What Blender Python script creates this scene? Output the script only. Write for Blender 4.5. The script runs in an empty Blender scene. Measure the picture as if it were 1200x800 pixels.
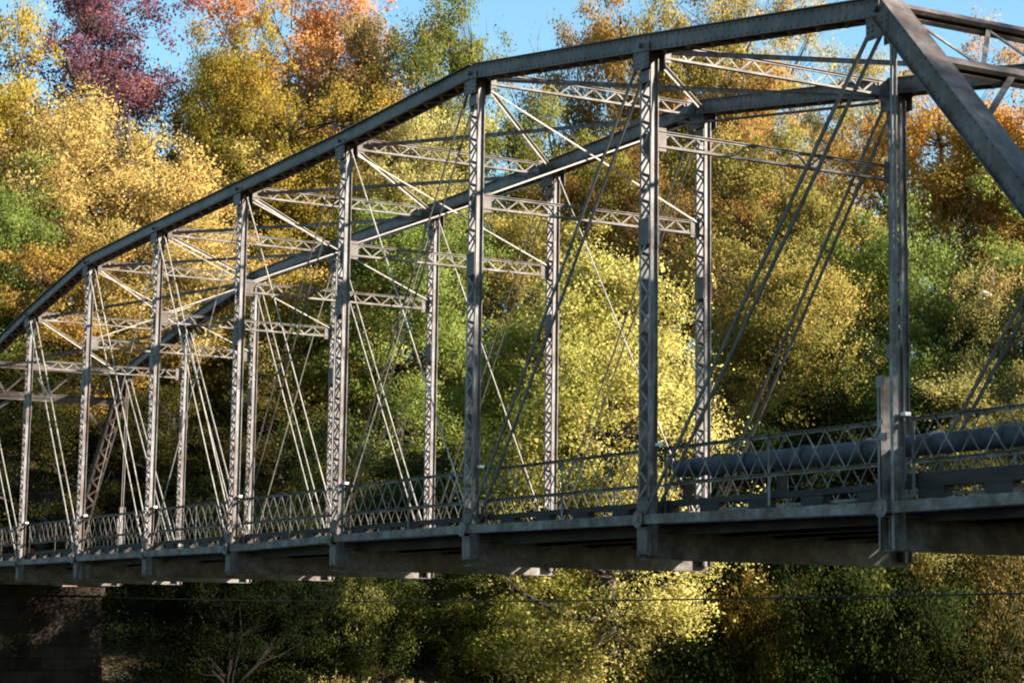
import bpy, math, random
import numpy as np
from mathutils import Vector, Matrix

random.seed(7)
SC = bpy.context.scene
COL = SC.collection
R_ = math.radians

# ------------------------------------------------------------------ helpers
def tag(o, label=None, cat=None, group=None, kind=None):
    if label: o['label'] = label
    if cat: o['category'] = cat
    if group: o['group'] = group
    if kind: o['kind'] = kind
    return o

def empty(name, loc=(0, 0, 0)):
    o = bpy.data.objects.new(name, None)
    COL.objects.link(o)
    o.location = loc
    o.empty_display_size = 0.3
    return o

class MB:
    """collects boxes, bars and tubes into one mesh"""
    def __init__(self):
        self.v = []; self.f = []
    def add(self, vs, fs):
        n = len(self.v)
        self.v += [tuple(q) for q in vs]
        self.f += [tuple(i + n for i in q) for q in fs]
    def box(self, x0, x1, y0, y1, z0, z1):
        self.add([(x0, y0, z0), (x1, y0, z0), (x1, y1, z0), (x0, y1, z0),
                  (x0, y0, z1), (x1, y0, z1), (x1, y1, z1), (x0, y1, z1)],
                 [(3, 2, 1, 0), (4, 5, 6, 7), (0, 1, 5, 4), (1, 2, 6, 5), (2, 3, 7, 6), (3, 0, 4, 7)])
    def bar(self, a, b, w, h, side, oa=(0, 0), ob=None):
        """box from a to b; w along side, h along the third axis; oa = offset (side, third)"""
        a = Vector(a); b = Vector(b)
        d = (b - a).normalized()
        s = Vector(side); s = (s - d * s.dot(d)).normalized()
        t = d.cross(s) * (1 if d.cross(s).z >= 0 else -1)
        o = s * oa[0] + t * oa[1]
        q = []
        for p in (a, b):
            for i, j in ((-1, -1), (1, -1), (1, 1), (-1, 1)):
                q.append(p + o + s * (i * w / 2) + t * (j * h / 2))
        fs = [(3, 2, 1, 0), (4, 5, 6, 7), (0, 1, 5, 4), (1, 2, 6, 5), (2, 3, 7, 6), (3, 0, 4, 7)]
        # keep normals outward whichever way the frame turns
        if s.cross(t).dot(d) < 0:
            fs = [tuple(reversed(k)) for k in fs]
        self.add(q, fs)
    def tube(self, pts, rad, n=8, cap=True):
        pts = [Vector(p) for p in pts]
        if not isinstance(rad, (list, tuple)): rad = [rad] * len(pts)
        base = len(self.v)
        prev = None
        for i, p in enumerate(pts):
            d = (pts[min(i + 1, len(pts) - 1)] - pts[max(i - 1, 0)]).normalized()
            if prev is None:
                prev = d.orthogonal().normalized()
            u = (prev - d * prev.dot(d)).normalized(); prev = u
            w = d.cross(u)
            for k in range(n):
                an = 2 * math.pi * k / n
                self.v.append(tuple(p + (u * math.cos(an) + w * math.sin(an)) * rad[i]))
        for i in range(len(pts) - 1):
            for k in range(n):
                a = base + i * n + k; b = base + i * n + (k + 1) % n
                self.f.append((a, b, b + n, a + n))
        if cap:
            self.f.append(tuple(base + k for k in reversed(range(n))))
            self.f.append(tuple(base + (len(pts) - 1) * n + k for k in range(n)))
    def build(self, name, m, parent=None, smooth=False):
        me = bpy.data.meshes.new(name)
        me.from_pydata(self.v, [], self.f)
        me.materials.append(m)
        if smooth:
            me.polygons.foreach_set('use_smooth', [True] * len(me.polygons))
        me.update()
        o = bpy.data.objects.new(name, me)
        COL.objects.link(o)
        if parent: o.parent = parent
        return o

def lacing(mb, a, b, up, depth, off, pitch, w=0.045, t=0.010, nrm=None):
    """single zigzag of flat bars between two edges; up = direction across, off = Vector offset"""
    a = Vector(a) + Vector(off); b = Vector(b) + Vector(off)
    L = (b - a).length; n = max(2, round(L / pitch)); u = Vector(up).normalized() * (depth / 2)
    for i in range(n):
        p = a.lerp(b, i / n); q = a.lerp(b, (i + 1) / n)
        s = 1 if i % 2 == 0 else -1
        mb.bar(p - u * s, q + u * s, t, w, nrm)

# ------------------------------------------------------------------ materials
def new_mat(name):
    m = bpy.data.materials.new(name); m.use_nodes = True
    nt = m.node_tree; nt.nodes.clear()
    out = nt.nodes.new('ShaderNodeOutputMaterial')
    return m, nt, out

def ramp(nt, stops):
    r = nt.nodes.new('ShaderNodeValToRGB')
    el = r.color_ramp.elements
    el[0].position, el[0].color = stops[0][0], (*stops[0][1], 1)
    el[1].position, el[1].color = stops[-1][0], (*stops[-1][1], 1)
    for p, c in stops[1:-1]:
        e = el.new(p); e.color = (*c, 1)
    return r

def surface(name, stops, scale=4.0, detail=8, rough=0.7, bump=0.15, bscale=None, stretch=None, metallic=0.0,
            fine=None, spec=0.35, streak=None):
    m, nt, out = new_mat(name)
    tc = nt.nodes.new('ShaderNodeTexCoord')
    src = tc.outputs['Object']
    if stretch:
        mp = nt.nodes.new('ShaderNodeMapping'); mp.inputs['Scale'].default_value = stretch
        nt.links.new(src, mp.inputs['Vector']); src = mp.outputs['Vector']
    n = nt.nodes.new('ShaderNodeTexNoise')
    n.inputs['Scale'].default_value = scale; n.inputs['Detail'].default_value = detail
    n.inputs['Roughness'].default_value = 0.65
    nt.links.new(src, n.inputs['Vector'])
    r = ramp(nt, stops); nt.links.new(n.outputs['Fac'], r.inputs['Fac'])
    col = r.outputs['Color']
    if fine:
        n3 = nt.nodes.new('ShaderNodeTexNoise'); n3.inputs['Scale'].default_value = fine[0]
        n3.inputs['Detail'].default_value = 5
        nt.links.new(src, n3.inputs['Vector'])
        mr = nt.nodes.new('ShaderNodeMapRange')
        mr.inputs['From Min'].default_value = 0.3; mr.inputs['From Max'].default_value = 0.7
        mr.inputs['To Min'].default_value = 1 - fine[1]; mr.inputs['To Max'].default_value = 1 + fine[1]
        nt.links.new(n3.outputs['Fac'], mr.inputs['Value'])
        hs = nt.nodes.new('ShaderNodeHueSaturation')
        nt.links.new(col, hs.inputs['Color']); nt.links.new(mr.outputs['Result'], hs.inputs['Value'])
        col = hs.outputs['Color']
    if streak:                                       # rust runs drawn down the faces
        ms = nt.nodes.new('ShaderNodeMapping'); ms.inputs['Scale'].default_value = (9, 9, 0.55)
        nt.links.new(tc.outputs['Object'], ms.inputs['Vector'])
        ns = nt.nodes.new('ShaderNodeTexNoise'); ns.inputs['Scale'].default_value = 1.6; ns.inputs['Detail'].default_value = 5
        nt.links.new(ms.outputs['Vector'], ns.inputs['Vector'])
        rs = ramp(nt, [(0.48, (0, 0, 0)), (0.62, (streak, streak, streak))]); nt.links.new(ns.outputs['Fac'], rs.inputs['Fac'])
        mx = nt.nodes.new('ShaderNodeMixRGB'); mx.inputs[2].default_value = (0.085, 0.042, 0.024, 1)
        nt.links.new(rs.outputs['Color'], mx.inputs[0]); nt.links.new(col, mx.inputs[1]); col = mx.outputs[0]
    b = nt.nodes.new('ShaderNodeBsdfPrincipled')
    b.inputs['Roughness'].default_value = rough; b.inputs['Metallic'].default_value = metallic
    b.inputs['Specular IOR Level'].default_value = spec
    nt.links.new(col, b.inputs['Base Color'])
    if bump:
        n2 = nt.nodes.new('ShaderNodeTexNoise'); n2.inputs['Scale'].default_value = bscale or scale * 6
        n2.inputs['Detail'].default_value = 6
        nt.links.new(src, n2.inputs['Vector'])
        bp = nt.nodes.new('ShaderNodeBump'); bp.inputs['Strength'].default_value = bump
        bp.inputs['Distance'].default_value = 0.02
        nt.links.new(n2.outputs['Fac'], bp.inputs['Height']); nt.links.new(bp.outputs['Normal'], b.inputs['Normal'])
    nt.links.new(b.outputs['BSDF'], out.inputs['Surface'])
    return m

M = {}
M['steel'] = surface('weathered_steel_paint',
    [(0.30, (0.045, 0.026, 0.019)), (0.40, (0.105, 0.088, 0.080)), (0.52, (0.158, 0.146, 0.142)), (0.74, (0.245, 0.23, 0.222))],
    scale=2.3, rough=0.55, bump=0.1, bscale=30, fine=(14, 0.28), streak=0.75)
M['steel_sunlit'] = surface('sunlit_weathered_rods',
    [(0.30, (0.10, 0.065, 0.045)), (0.42, (0.19, 0.17, 0.145)), (0.7, (0.30, 0.275, 0.24))], scale=3, rough=0.5, bump=0.05, fine=(16, 0.2))  # pale tone puts sunlight into the colour of the rods
M['chord'] = surface('dark_weathered_chord_paint',
    [(0.28, (0.028, 0.018, 0.014)), (0.40, (0.055, 0.044, 0.039)), (0.52, (0.094, 0.080, 0.075)), (0.75, (0.145, 0.126, 0.118))],
    scale=1.6, rough=0.6, bump=0.12, bscale=25, fine=(9, 0.3), streak=0.6)
M['strut'] = surface('brown_stained_steel',
    [(0.3, (0.05, 0.028, 0.018)), (0.45, (0.09, 0.070, 0.057)), (0.55, (0.135, 0.120, 0.106)), (0.75, (0.22, 0.203, 0.183))], scale=2.5, rough=0.65, bump=0.1, bscale=25, fine=(12, 0.3))
M['bar'] = surface('shaded_brown_eyebars',
    [(0.3, (0.03, 0.018, 0.012)), (0.5, (0.07, 0.055, 0.045)), (0.75, (0.12, 0.10, 0.085))], scale=2.5, rough=0.65, bump=0.05, fine=(12, 0.3))  # brown darkened to paint in shade on the right-half diagonals
M['rust'] = surface('rusty_underside_steel',
    [(0.3, (0.05, 0.03, 0.022)), (0.5, (0.12, 0.075, 0.05)), (0.7, (0.22, 0.16, 0.12))], scale=2.5, rough=0.85, bump=0.2)
M['stringer'] = surface('stringer_grey_brown',
    [(0.3, (0.014, 0.010, 0.008)), (0.5, (0.03, 0.026, 0.023)), (0.7, (0.06, 0.053, 0.047))], scale=1.5, rough=0.8, bump=0.15)
M['pipe'] = surface('blue_grey_pipe_paint',
    [(0.3, (0.02, 0.02, 0.025)), (0.55, (0.04, 0.045, 0.058)), (0.75, (0.07, 0.074, 0.09))], scale=1.3, rough=0.7, bump=0.1, fine=(6, 0.4))
M['timber'] = surface('dark_creosoted_timber',
    [(0.3, (0.012, 0.010, 0.009)), (0.5, (0.028, 0.023, 0.020)), (0.75, (0.055, 0.046, 0.04))], scale=3, rough=0.85, bump=0.3,
    stretch=(0.25, 2, 2))
M['deck'] = surface('old_deck_planks',
    [(0.3, (0.07, 0.055, 0.045)), (0.5, (0.14, 0.115, 0.095)), (0.75, (0.24, 0.2, 0.17))], scale=2, rough=0.9, bump=0.3,
    stretch=(3, 0.3, 1))
M['white'] = surface('chipped_white_paint', [(0.3, (0.5, 0.48, 0.45)), (0.6, (0.8, 0.79, 0.77))], scale=8, rough=0.5, bump=0)
M['cable'] = surface('black_cable_rubber', [(0.3, (0.02, 0.02, 0.02)), (0.7, (0.04, 0.04, 0.04))], rough=0.6, bump=0)
M['bark'] = surface('tree_bark', [(0.3, (0.016, 0.012, 0.010)), (0.5, (0.042, 0.033, 0.027)), (0.7, (0.09, 0.075, 0.062))],
    scale=4, rough=0.95, bump=0.5, stretch=(2.5, 2.5, 0.6))
M['bark_shaded'] = surface('shaded_black_bark', [(0.3, (0.006, 0.005, 0.004)), (0.6, (0.016, 0.013, 0.011))], scale=4, rough=0.95, bump=0.4, spec=0.05)  # near-black colour stands in for shade on the stems of the dim bank
M['bark_pale'] = surface('pale_grey_bark', [(0.3, (0.14, 0.12, 0.11)), (0.6, (0.27, 0.25, 0.24))],
    scale=4, rough=0.95, bump=0.4, stretch=(2.5, 2.5, 0.6))
M['wood_pale'] = surface('broken_pale_wood', [(0.3, (0.45, 0.33, 0.2)), (0.6, (0.7, 0.62, 0.5))], scale=5, rough=0.8, bump=0.3)

def masonry():
    m, nt, out = new_mat('brown_stone_masonry')
    tc = nt.nodes.new('ShaderNodeTexCoord')
    br = nt.nodes.new('ShaderNodeTexBrick')
    mp = nt.nodes.new('ShaderNodeMapping'); mp.inputs['Rotation'].default_value = (R_(90), 0, 0)
    # faces on the x and y sides both read y+x along, z up
    sx = nt.nodes.new('ShaderNodeSeparateXYZ'); cx = nt.nodes.new('ShaderNodeCombineXYZ')
    ad = nt.nodes.new('ShaderNodeMath'); ad.operation = 'ADD'
    nt.links.new(tc.outputs['Object'], sx.inputs[0])
    nt.links.new(sx.outputs[0], ad.inputs[0]); nt.links.new(sx.outputs[1], ad.inputs[1])
    nt.links.new(ad.outputs[0], cx.inputs[0]); nt.links.new(sx.outputs[2], cx.inputs[1])
    nt.links.new(cx.outputs[0], br.inputs['Vector'])
    nt.nodes.remove(mp)
    br.inputs['Scale'].default_value = 1.0
    br.inputs['Brick Width'].default_value = 0.95; br.inputs['Row Height'].default_value = 0.46
    br.inputs['Mortar Size'].default_value = 0.018; br.inputs['Bias'].default_value = 0
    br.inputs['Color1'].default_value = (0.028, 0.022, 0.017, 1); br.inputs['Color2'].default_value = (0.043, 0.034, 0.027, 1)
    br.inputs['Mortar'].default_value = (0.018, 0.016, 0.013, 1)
    n = nt.nodes.new('ShaderNodeTexNoise'); n.inputs['Scale'].default_value = 1.2; n.inputs['Detail'].default_value = 8
    nt.links.new(tc.outputs['Object'], n.inputs['Vector'])
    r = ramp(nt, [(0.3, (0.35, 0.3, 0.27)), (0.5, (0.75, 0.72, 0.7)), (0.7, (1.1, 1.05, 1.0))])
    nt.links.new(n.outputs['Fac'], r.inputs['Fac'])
    mx = nt.nodes.new('ShaderNodeMixRGB'); mx.blend_type = 'MULTIPLY'; mx.inputs[0].default_value = 1
    nt.links.new(br.outputs['Color'], mx.inputs[1]); nt.links.new(r.outputs['Color'], mx.inputs[2])
    b = nt.nodes.new('ShaderNodeBsdfPrincipled'); b.inputs['Roughness'].default_value = 0.95; b.inputs['Specular IOR Level'].default_value = 0.1
    nt.links.new(mx.outputs[0], b.inputs['Base Color'])
    bp = nt.nodes.new('ShaderNodeBump'); bp.inputs['Strength'].default_value = 0.5; bp.inputs['Distance'].default_value = 0.04
    nt.links.new(n.outputs['Fac'], bp.inputs['Height']); nt.links.new(bp.outputs['Normal'], b.inputs['Normal'])
    nt.links.new(b.outputs['BSDF'], out.inputs['Surface'])
    return m
M['stone'] = masonry()

def ground_mat():
    m, nt, out = new_mat('leaf_litter_ground')
    tc = nt.nodes.new('ShaderNodeTexCoord')
    n = nt.nodes.new('ShaderNodeTexNoise'); n.inputs['Scale'].default_value = 0.18; n.inputs['Detail'].default_value = 10
    n.inputs['Roughness'].default_value = 0.7
    nt.links.new(tc.outputs['Object'], n.inputs['Vector'])
    r = ramp(nt, [(0.3, (0.018, 0.02, 0.009)), (0.45, (0.035, 0.026, 0.014)), (0.55, (0.07, 0.042, 0.02)), (0.7, (0.13, 0.075, 0.03))])
    nt.links.new(n.outputs['Fac'], r.inputs['Fac'])
    v = nt.nodes.new('ShaderNodeTexVoronoi'); v.inputs['Scale'].default_value = 7
    nt.links.new(tc.outputs['Object'], v.inputs['Vector'])
    hs = nt.nodes.new('ShaderNodeHueSaturation')
    sp = nt.nodes.new('ShaderNodeSeparateColor'); nt.links.new(v.outputs['Color'], sp.inputs[0])
    mr = nt.nodes.new('ShaderNodeMapRange'); mr.inputs['To Min'].default_value = 0.55; mr.inputs['To Max'].default_value = 1.5
    nt.links.new(sp.outputs[0], mr.inputs['Value'])
    nt.links.new(r.outputs['Color'], hs.inputs['Color']); nt.links.new(mr.outputs['Result'], hs.inputs['Value'])
    b = nt.nodes.new('ShaderNodeBsdfPrincipled'); b.inputs['Roughness'].default_value = 0.95
    b.inputs['Specular IOR Level'].default_value = 0.1
    nt.links.new(hs.outputs['Color'], b.inputs['Base Color'])
    bp = nt.nodes.new('ShaderNodeBump'); bp.inputs['Strength'].default_value = 0.8; bp.inputs['Distance'].default_value = 0.08
    nt.links.new(v.outputs['Distance'], bp.inputs['Height']); nt.links.new(bp.outputs['Normal'], b.inputs['Normal'])
    nt.links.new(b.outputs['BSDF'], out.inputs['Surface'])
    return m
M['ground'] = ground_mat()

def water_mat():
    m, nt, out = new_mat('river_water')
    tc = nt.nodes.new('ShaderNodeTexCoord')
    n = nt.nodes.new('ShaderNodeTexNoise'); n.inputs['Scale'].default_value = 1.3; n.inputs['Detail'].default_value = 5
    nt.links.new(tc.outputs['Object'], n.inputs['Vector'])
    b = nt.nodes.new('ShaderNodeBsdfPrincipled'); b.inputs['Roughness'].default_value = 0.06
    b.inputs['Base Color'].default_value = (0.02, 0.028, 0.02, 1)
    bp = nt.nodes.new('ShaderNodeBump'); bp.inputs['Strength'].default_value = 0.25; bp.inputs['Distance'].default_value = 0.05
    nt.links.new(n.outputs['Fac'], bp.inputs['Height']); nt.links.new(bp.outputs['Normal'], b.inputs['Normal'])
    nt.links.new(b.outputs['BSDF'], out.inputs['Surface'])
    return m
M['water'] = water_mat()

def leaf_mat(name, stops, trans=0.46, soft=True, spec=0.1):
    m, nt, out = new_mat(name)
    at = nt.nodes.new('ShaderNodeAttribute'); at.attribute_name = 'tone'
    r = ramp(nt, [(q, tuple(0.68 * v for v in c)) for q, c in stops]); nt.links.new(at.outputs['Fac'], r.inputs['Fac'])
    b = nt.nodes.new('ShaderNodeBsdfPrincipled'); b.inputs['Roughness'].default_value = 0.55
    b.inputs['Specular IOR Level'].default_value = spec
    t = nt.nodes.new('ShaderNodeBsdfTranslucent')
    sa = nt.nodes.new('ShaderNodeAttribute'); sa.attribute_name = 'soft'
    vt = nt.nodes.new('ShaderNodeVectorTransform'); vt.vector_type = 'NORMAL'; vt.convert_from = 'OBJECT'; vt.convert_to = 'WORLD'
    nt.links.new(sa.outputs['Vector'], vt.inputs[0])
    ge = nt.nodes.new('ShaderNodeNewGeometry')
    sc_ = nt.nodes.new('ShaderNodeVectorMath'); sc_.operation = 'SCALE'; sc_.inputs['Scale'].default_value = 0.9
    nt.links.new(vt.outputs[0], sc_.inputs[0])
    va = nt.nodes.new('ShaderNodeVectorMath'); va.operation = 'ADD'
    nt.links.new(ge.outputs['Normal'], va.inputs[0]); nt.links.new(sc_.outputs[0], va.inputs[1])
    vn = nt.nodes.new('ShaderNodeVectorMath'); vn.operation = 'NORMALIZE'
    nt.links.new(va.outputs[0], vn.inputs[0])
    if soft: nt.links.new(vn.outputs[0], b.inputs['Normal'])
    nt.links.new(r.outputs['Color'], b.inputs['Base Color']); nt.links.new(r.outputs['Color'], t.inputs['Color'])
    mx = nt.nodes.new('ShaderNodeMixShader'); mx.inputs[0].default_value = trans
    nt.links.new(b.outputs['BSDF'], mx.inputs[1]); nt.links.new(t.outputs['BSDF'], mx.inputs[2])
    nt.links.new(mx.outputs[0], out.inputs['Surface'])
    return m

SPECIES = {
 'golden': [(0.0, (0.34, 0.27, 0.06)), (0.35, (0.55, 0.40, 0.10)), (0.7, (0.70, 0.51, 0.17)), (1.0, (0.66, 0.38, 0.10))],
 'goldrust': [(0.0, (0.3, 0.19, 0.045)), (0.4, (0.54, 0.34, 0.07)), (0.75, (0.58, 0.28, 0.07)), (1.0, (0.44, 0.17, 0.05))],
 'goldolive': [(0.0, (0.22, 0.2, 0.04)), (0.4, (0.46, 0.36, 0.08)), (0.75, (0.64, 0.48, 0.13)), (1.0, (0.64, 0.36, 0.09))],
 'yellow': [(0.0, (0.36, 0.35, 0.06)), (0.35, (0.62, 0.55, 0.13)), (0.7, (0.84, 0.71, 0.26)), (1.0, (0.86, 0.58, 0.2))],
 'yellowgreen':[(0.0, (0.15, 0.20, 0.03)), (0.4, (0.32, 0.34, 0.05)), (0.8, (0.50, 0.45, 0.09)), (1.0, (0.52, 0.36, 0.07))],
 'olive':      [(0.0, (0.18, 0.17, 0.025)), (0.4, (0.36, 0.29, 0.04)), (0.75, (0.54, 0.37, 0.05)), (1.0, (0.58, 0.28, 0.05))],
 'olivegold':  [(0.0, (0.14, 0.14, 0.02)), (0.4, (0.32, 0.25, 0.035)), (0.75, (0.48, 0.32, 0.05)), (1.0, (0.46, 0.20, 0.03))],
 'olivegreen': [(0.0, (0.03, 0.05, 0.01)), (0.5, (0.09, 0.11, 0.02)), (0.85, (0.24, 0.24, 0.05)), (1.0, (0.5, 0.44, 0.12))],
 'paleolive': [(0.0, (0.2, 0.2, 0.05)), (0.5, (0.44, 0.38, 0.11)), (0.85, (0.6, 0.46, 0.15)), (1.0, (0.55, 0.28, 0.09))],
 'pale': [(0.0, (0.4, 0.36, 0.1)), (0.5, (0.66, 0.56, 0.2)), (0.85, (0.78, 0.66, 0.32)), (1.0, (0.72, 0.46, 0.2))],
 'green': [(0.0, (0.09, 0.14, 0.025)), (0.45, (0.22, 0.28, 0.05)), (0.8, (0.42, 0.42, 0.1)), (1.0, (0.6, 0.48, 0.13))],
 'greengold':  [(0.0, (0.12, 0.15, 0.025)), (0.45, (0.26, 0.26, 0.04)), (0.8, (0.42, 0.34, 0.06)), (1.0, (0.50, 0.34, 0.06))],
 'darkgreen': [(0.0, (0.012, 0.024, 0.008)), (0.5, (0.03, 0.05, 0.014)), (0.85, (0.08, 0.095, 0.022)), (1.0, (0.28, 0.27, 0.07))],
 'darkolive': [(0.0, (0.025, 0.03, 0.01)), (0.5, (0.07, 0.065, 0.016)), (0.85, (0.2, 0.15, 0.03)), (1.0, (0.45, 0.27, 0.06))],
 'browngreen': [(0.0, (0.06, 0.07, 0.018)), (0.5, (0.18, 0.14, 0.03)), (0.85, (0.34, 0.22, 0.05)), (1.0, (0.38, 0.15, 0.04))],
 'brown':      [(0.0, (0.09, 0.07, 0.02)), (0.5, (0.22, 0.14, 0.035)), (0.85, (0.36, 0.20, 0.05)), (1.0, (0.42, 0.15, 0.04))],
 'rust': [(0.0, (0.44, 0.29, 0.08)), (0.35, (0.68, 0.37, 0.11)), (0.7, (0.88, 0.37, 0.13)), (1.0, (0.76, 0.2, 0.08))],
 'rustolive': [(0.0, (0.26, 0.22, 0.07)), (0.5, (0.44, 0.29, 0.11)), (0.8, (0.58, 0.33, 0.16)), (1.0, (0.48, 0.25, 0.16))],
 'orange': [(0.0, (0.36, 0.25, 0.05)), (0.4, (0.66, 0.37, 0.06)), (0.75, (0.78, 0.31, 0.05)), (1.0, (0.64, 0.13, 0.04))],
 'orangeolive': [(0.0, (0.03, 0.035, 0.01)), (0.5, (0.08, 0.07, 0.016)), (0.85, (0.26, 0.16, 0.03)), (1.0, (0.5, 0.34, 0.12))],
 'purple': [(0.0, (0.15, 0.065, 0.11)), (0.4, (0.25, 0.1, 0.13)), (0.7, (0.42, 0.17, 0.12)), (1.0, (0.68, 0.31, 0.11))],
 'shade': [(0.0, (0.006, 0.010, 0.004)), (0.5, (0.017, 0.024, 0.008)), (0.88, (0.045, 0.045, 0.013)), (1.0, (0.2, 0.16, 0.05))],  # leaf colours darkened to imitate the shaded lower bank
}
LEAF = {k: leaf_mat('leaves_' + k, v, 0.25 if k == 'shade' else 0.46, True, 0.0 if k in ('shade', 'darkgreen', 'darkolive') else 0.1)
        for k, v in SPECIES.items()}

# ------------------------------------------------------------------ camera
cx_, cy_, cz_, yaw, pit, roll, fpx = 15.602, -17.8235, -1.5835, 1.0667, 0.1346, 0.0129, 2398.7
fw = Vector((-math.sin(yaw) * math.cos(pit), math.cos(yaw) * math.cos(pit), math.sin(pit)))
rt = Vector((math.cos(yaw), math.sin(yaw), 0)); up = rt.cross(fw)
r2 = rt * math.cos(roll) + up * math.sin(roll); u2 = up * math.cos(roll) - rt * math.sin(roll)
cam = bpy.data.cameras.new('camera'); co = bpy.data.objects.new('camera', cam); COL.objects.link(co)
mw = Matrix((r2, u2, -fw)).transposed().to_4x4(); mw.translation = Vector((cx_, cy_, cz_))
co.matrix_world = mw
cam.sensor_width = 36; cam.sensor_fit = 'HORIZONTAL'; cam.lens = fpx / 1200 * 36
cam.clip_start = 0.1; cam.clip_end = 6000
SC.camera = co

# ------------------------------------------------------------------ light
SUN_AZ, SUN_EL = 46.0, 25.5
w = bpy.data.worlds.new('World'); SC.world = w; w.use_nodes = True
nt = w.node_tree; nt.nodes.clear()
sky = nt.nodes.new('ShaderNodeTexSky'); sky.sky_type = 'NISHITA'; sky.sun_disc = False
sky.sun_elevation = R_(SUN_EL); sky.sun_rotation = R_(90 - SUN_AZ)
sky.air_density = 1.0; sky.dust_density = 0.3; sky.ozone_density = 2.0; sky.altitude = 100
bg = nt.nodes.new('ShaderNodeBackground'); bg.inputs['Strength'].default_value = 0.056
wo = nt.nodes.new('ShaderNodeOutputWorld')
wb = nt.nodes.new('ShaderNodeMixRGB'); wb.blend_type = 'MULTIPLY'; wb.inputs[0].default_value = 1   # white balance of the clear sky
wb.inputs[2].default_value = (0.90, 1.12, 1.04, 1)
nt.links.new(sky.outputs[0], wb.inputs[1]); nt.links.new(wb.outputs[0], bg.inputs[0]); nt.links.new(bg.outputs[0], wo.inputs[0])
sl = bpy.data.lights.new('sun', 'SUN'); sl.energy = 5.0; sl.angle = R_(0.55); sl.color = (1.0, 0.905, 0.78)
so = bpy.data.objects.new('sun', sl); COL.objects.link(so)
sd = Vector((math.cos(R_(SUN_AZ)) * math.cos(R_(SUN_EL)), math.sin(R_(SUN_AZ)) * math.cos(R_(SUN_EL)), math.sin(R_(SUN_EL))))
so.rotation_euler = sd.to_track_quat('Z', 'Y').to_euler(); so.location = (20, 10, 40)

# ------------------------------------------------------------------ terrain
GS = [-2000, -24, -14, -4, 2, 8, 47, 51, 56, 59, 63, 70, 80, 100, 118, 140, 200, 3000]
GZ = [-2.5, -3.2, -3.2, -3.6, -5, -7.5, -7.5, -6.45, -5.9, -5, -3.4, -1.0, 3.2, 12, 16, 17.5, 20, 26]
def bank(x, y):
    """distance across the river; the far bank swings towards us on the right"""
    s = -0.927 * x + 0.375 * y; t = 0.375 * x + 0.927 * y
    return s + (min(22.0, 0.6 * max(0.0, t - 21.0)) if s > 20 else 0.0)
def ground_z(x, y):
    return float(np.interp(bank(x, y), GS, GZ))
def terrain():
    s_ = np.unique(np.concatenate([[-2000, -600, -200, -80], np.arange(-40, 150, 2.0), [160, 180, 200, 300, 600, 1200, 3000]]))
    t_ = np.unique(np.concatenate([[-3000, -1000, -400, -200], np.arange(-100, 140, 2.5), [200, 400, 1000, 3000]]))
    vs = []
    rng = np.random.default_rng(3)
    for s in s_:
        for t in t_:
            x = -0.927 * s + 0.375 * t; y = 0.375 * s + 0.927 * t
            z = ground_z(x, y)
            amp = 0.28 if 58 < s < 150 else 0.06
            z += amp * (math.sin(x * 0.7 + y * 0.31) + math.sin(y * 0.53 - x * 0.2)) * 0.5 + rng.normal(0, 0.06 if abs(t) < 200 and abs(s) < 200 else 0)
            # road embankment behind the near abutment
            if x > 1.5:
                k = max(0.0, 1 - max(0.0, abs(y - 2.6) - 3.2) / 4.0)
                z = max(z, -4 + 3.95 * k) if k > 0 else z
            vs.append((x, y, z))
    nt_ = len(t_)
    fs = [(i * nt_ + j, i * nt_ + j + 1, (i + 1) * nt_ + j + 1, (i + 1) * nt_ + j) for i in range(len(s_) - 1) for j in range(nt_ - 1)]
    mb = MB(); mb.v = vs; mb.f = [tuple(reversed(q)) for q in fs]
    o = mb.build('ground', M['ground'], smooth=True)
    tag(o, kind='structure')
    wv = MB()
    def st(s, t): return (-0.927 * s + 0.375 * t, 0.375 * s + 0.927 * t, -6.6)
    wv.add([st(2.0, -900), st(59.0, -900), st(59.0, 900), st(2.0, 900)], [(3, 2, 1, 0)])
    tag(wv.build('river', M['water']), kind='structure')
terrain()

# ------------------------------------------------------------------ bridge
P = 6.0652; W = 5.2; N = 10
HT = {1: 6.88, 2: 7.84, 3: 8.77, 4: 8.67, 5: 8.69, 6: 8.70, 7: 8.67, 8: 7.88, 9: 6.90}
ZB = {0: 0, 1: -0.04, 2: 0.02, 3: 0.055, 4: 0.05, 5: -0.02, 6: -0.01, 7: -0.02, 8: -0.03, 9: -0.02, 10: 0}
X = lambda i: -P * i
def U(i, y): return Vector((X(i), y, HT[i]))
def L(i, y): return Vector((X(i), y, ZB[i]))
bridge = empty('truss_bridge', (X(5), W / 2, 0))
tag(bridge, 'long grey steel truss bridge with arched top chord and lattice posts', 'bridge')
def part(mb, name, m, parent=None, smooth=False):
    o = mb.build(name, m, None, smooth)
    p = parent or bridge
    o.parent = p
    # vertices are written in world coordinates: keep them there
    o.matrix_parent_inverse = Matrix.Identity(4)
    if p is bridge:
        o.location = -Vector(bridge.location)
    return o

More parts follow.
